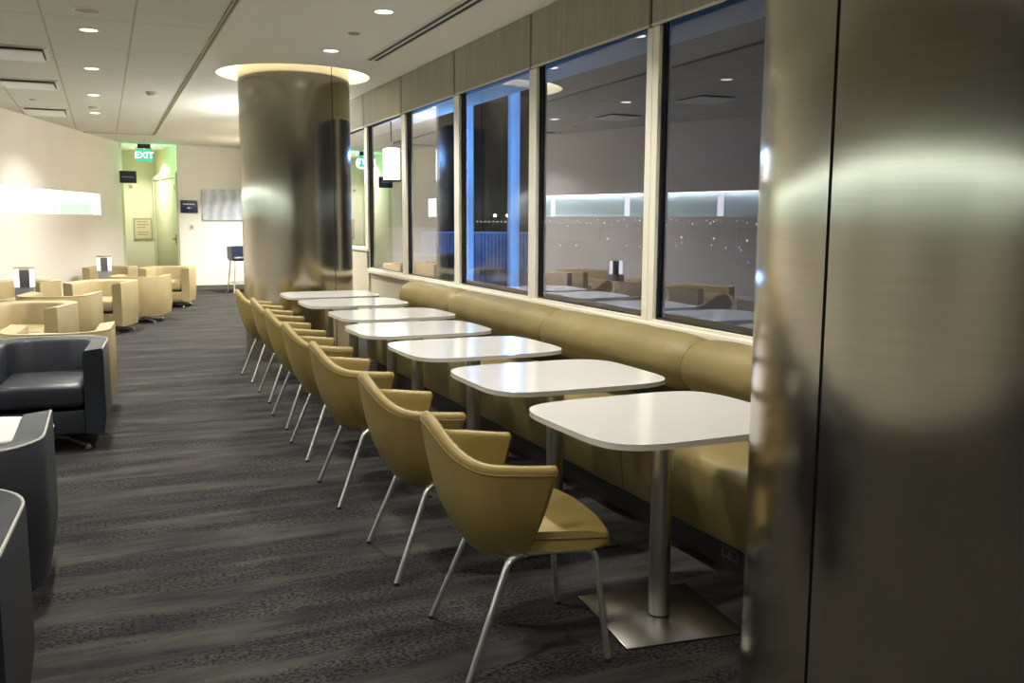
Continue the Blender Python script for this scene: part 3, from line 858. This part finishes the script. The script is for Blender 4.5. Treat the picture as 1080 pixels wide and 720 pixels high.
def disc(name, x, y, r, h, m, label, cat):
    t = thing(name, label, cat, (x, y, CZ))
    bm = bmesh.new(); lathe(bm, [(r, 0), (r, -h*.5), (r*.7, -h)], 24); link_mesh('body', bm, m, t, True)
    bm = bmesh.new(); lathe(bm, [(r*1.12, 0), (r*1.12, -.004)], 24); link_mesh('mounting_ring', bm, PLASTIC, t, True)
disc('ceiling_speaker', -.03, 7.3, .09, .006, GREYPL, 'grey round speaker grille in the tile ceiling near the top edge', 'speaker')
disc('smoke_detector', .58, 11.57, .06, .045, PLASTIC, 'round smoke detector on the tile ceiling beside the metal edge', 'smoke detector')
disc('smoke_detector', -.03, 13.4, .07, .03, PLASTIC, 'pale round detector between the two farthest tile ceiling downlights', 'smoke detector')
disc('sprinkler_cover', 1.87, 7.28, .045, .012, GREYPL, 'small round sprinkler cover between the smooth ceiling downlights', 'sprinkler')
disc('sprinkler_cover', -.72, 12.9, .035, .012, GREYPL, 'tiny dark sprinkler cover between the two far plaque vents', 'sprinkler')

# lantern behind the far column (seen as a reflection in the glass)
t = thing('pendant_lantern', 'bright white pendant lantern mirrored in the far window', 'pendant light', (2.14, 12.5, 1.98))
bm = bmesh.new(); box(bm, -.09, .09, -.09, .09, 0, .42, .01); link_mesh('lamp_shade', bm, LANT, t, True)
bxo('bottom_plate', (-.11, .11, -.11, .11, -.03, 0), BLACK, t); bm = bmesh.new(); tube(bm, [(0, 0, .42), (0, 0, CZ-1.98)], .008); link_mesh('rod', bm, BLACK, t)

# ------------------------------------------------------------------ outside at night
OUT = mat('terrace_deck', (.10, .10, .11), .8)
tag(bxo('terrace_deck', (3.25, 12, -5, 34, -.35, -.1), OUT), 'dark terrace deck outside the windows, under the slatted fence', 'terrace')
POST = mat('pale_terrace_post', (.5, .52, .55), .6)
def world(px, depthY):
    a = R(23.977)+math.atan((px-540)/962.6); return (depthY*math.tan(a), depthY)
for px, Y, w, lab in ((494, 15.5, .14, 'blue-lit outdoor post, narrower one at the left of the third window'), (541, 15.5, .17, 'blue-lit outdoor post, wider one at the right of the third window')):
    x, y = world(px, Y)
    t = thing('terrace_post', lab, 'post', (x, y, -.1), 0, 'blue-lit posts on the terrace')
    bxo('shaft', (-w/2, w/2, -w/2, w/2, 0, 5.2), POST, t, .005); bxo('base_shoe', (-w/2-.03, w/2+.03, -w/2-.03, w/2+.03, 0, .12), POST, t)
    for zz in (.6, 2.6, 4.4): light('POINT', 'blue_lamp', (-.5, -1.1, zz), 60, (.16, .42, 1), t, .05)
# railing
def railing(p0, p1, ztop, label):
    t = thing('terrace_fence', label, 'fence', (*p0, -.1)); a = math.atan2(p1[1]-p0[1], p1[0]-p0[0]); t.rotation_euler = (0, 0, a)
    ln = math.dist(p0, p1); fm = noisy(mat('fence_metal', rough=.6), (.22, .24, .28), (.3, .32, .36), 4)
    bm = bmesh.new(); k = 0
    while k < ln: box(bm, k, k+.085, -.01, .01, .12, ztop+.06); k += .10
    link_mesh('slat_panel', bm, fm, t)
    bxo('top_rail', (0, ln, -.03, .03, ztop+.06, ztop+.10), POST, t)
    k = 0
    while k <= ln: bxo('fence_post', (k-.03, k+.03, -.03, .03, 0, ztop+.08), fm, t); k += 1.6
railing((8.3, 25.0), (11.3, 23.6), 1.1, 'slatted metal fence beyond the terrace, behind the blue posts')
railing((3.3, 12.7), (4.3, 11.3), .98, 'dark slatted screen just outside the second far window')
fl = [o for o in bpy.data.objects if o.name.startswith('terrace_fence')][0]
light('POINT', 'blue_lamp', (1.4, -1.6, 1.6), 160, (.14, .35, 1), fl, .05)
# airfield far below
tag(bxo('airfield_ground', (14, 900, -300, 1200, -8.2, -8), mat('airfield', (.012, .012, .013), .9)), 'dark airfield beyond the terrace at night', 'ground')
AMB = emit('amber_lamp', (1, .72, .30), 2.2); BLU = emit('blue_taxi_lamp', (.15, .25, 1), 2.0); WHT = emit('white_lamp', (1, .93, .8), 3); FLD = emit('floodlight_lamp', (1, .75, .4), 12)
def globe(name, m, px, py, size, label, group, cat='light'):
    dz = (232.5-py)/962.6
    D = 8.6/(-dz) if dz < -.006 else 420
    a = R(23.977)+math.atan((px-540)/962.6)
    dep = D; X = dep*math.sin(a)/math.cos(a-R(23.977)); Y = dep*math.cos(a)/math.cos(a-R(23.977)); Z = H+dep*dz
    s = size*dep/962.6
    t = thing(name, label, cat, (X, Y, -8), 0, group)
    bm = bmesh.new(); bmesh.ops.create_icosphere(bm, subdivisions=1, radius=s, matrix=Matrix.Translation((0, 0, max(Z+8, s)))); link_mesh('lamp_globe', bm, m, t, True)
    if Z+8-s > .1: bxo('mast', (-s*.12, s*.12, -s*.12, s*.12, 0, Z+8-s*.9), BLACK, t)
for px in (521.7, 534.7): globe('floodlight', FLD, px, 227.3, 1.7, 'bright amber floodlight far outside, seen between the blue posts', 'pair of far floodlights')
for k in range(9): globe('terminal_lamp', WHT, 503+k*4.2, 233.5+(.3*(k % 2)), .55, 'small white light of the far building between the blue posts', 'row of far white lights')
rnd = random.Random(3)
for k in range(34):
    px = 578+k*6.2+rnd.random()*5; py = 230.8+rnd.random()**2*7
    globe('street_light', AMB if k % 3 else WHT, px, py, .25+.3*rnd.random(), 'tiny warm light on the far horizon', 'lights on the horizon')
for px, py in ((590, 258), (607, 258), (628, 250), (640, 251), (717, 249), (751, 250), (786, 252), (747, 234.5), (795, 235)): globe('runway_light', AMB, px, py, .75, 'warm light standing on the dark airfield', 'warm airfield lights')
for px, py in ((660, 258), (673, 259), (685, 257), (712, 258), (718, 255), (749, 257), (778, 259), (780, 262), (788, 275), (764, 260)): globe('taxiway_light', BLU, px, py, .7, 'small blue light on the dark airfield', 'blue airfield lights')
t = thing('far_building', 'low dark building across the airfield between the blue posts', 'building', (176, 400, -8))
bxo('hall', (-12, 45, -8, 8, 0, 7.5), mat('far_hall', (.03, .03, .035), .8), t)
bxo('roof', (-13, 46, -9, 9, 7.5, 8.1), mat('far_roof', (.02, .02, .025), .8), t)

# ------------------------------------------------------------------ world, camera
w = bpy.data.worlds.new('night'); bpy.context.scene.world = w; w.use_nodes = True
w.node_tree.nodes['Background'].inputs[0].default_value = (.012, .013, .018, 1); w.node_tree.nodes['Background'].inputs[1].default_value = .6
cam = bpy.data.cameras.new('camera'); co = bpy.data.objects.new('camera', cam); COL.objects.link(co)
cam.sensor_fit = 'HORIZONTAL'; cam.sensor_width = 36; cam.lens = 962.6*36/1080; cam.clip_end = 3000; cam.clip_start = .02
yaw, pitch, roll = R(23.977), R(7.541), R(.2625)
f = Vector((math.sin(yaw)*math.cos(pitch), math.cos(yaw)*math.cos(pitch), -math.sin(pitch))); r0 = Vector((math.cos(yaw), -math.sin(yaw), 0)); u0 = r0.cross(f)
rr = math.cos(roll)*r0+math.sin(roll)*u0; uu = -math.sin(roll)*r0+math.cos(roll)*u0
M = Matrix((rr, uu, -f)).transposed().to_4x4(); M.translation = Vector((0, 0, H)); co.matrix_world = M
sc = bpy.context.scene; sc.camera = co
sc.view_settings.view_transform = 'Standard'; sc.view_settings.look = 'None'; sc.view_settings.exposure = .8; sc.view_settings.gamma = 1
sc.view_settings.use_curve_mapping = False
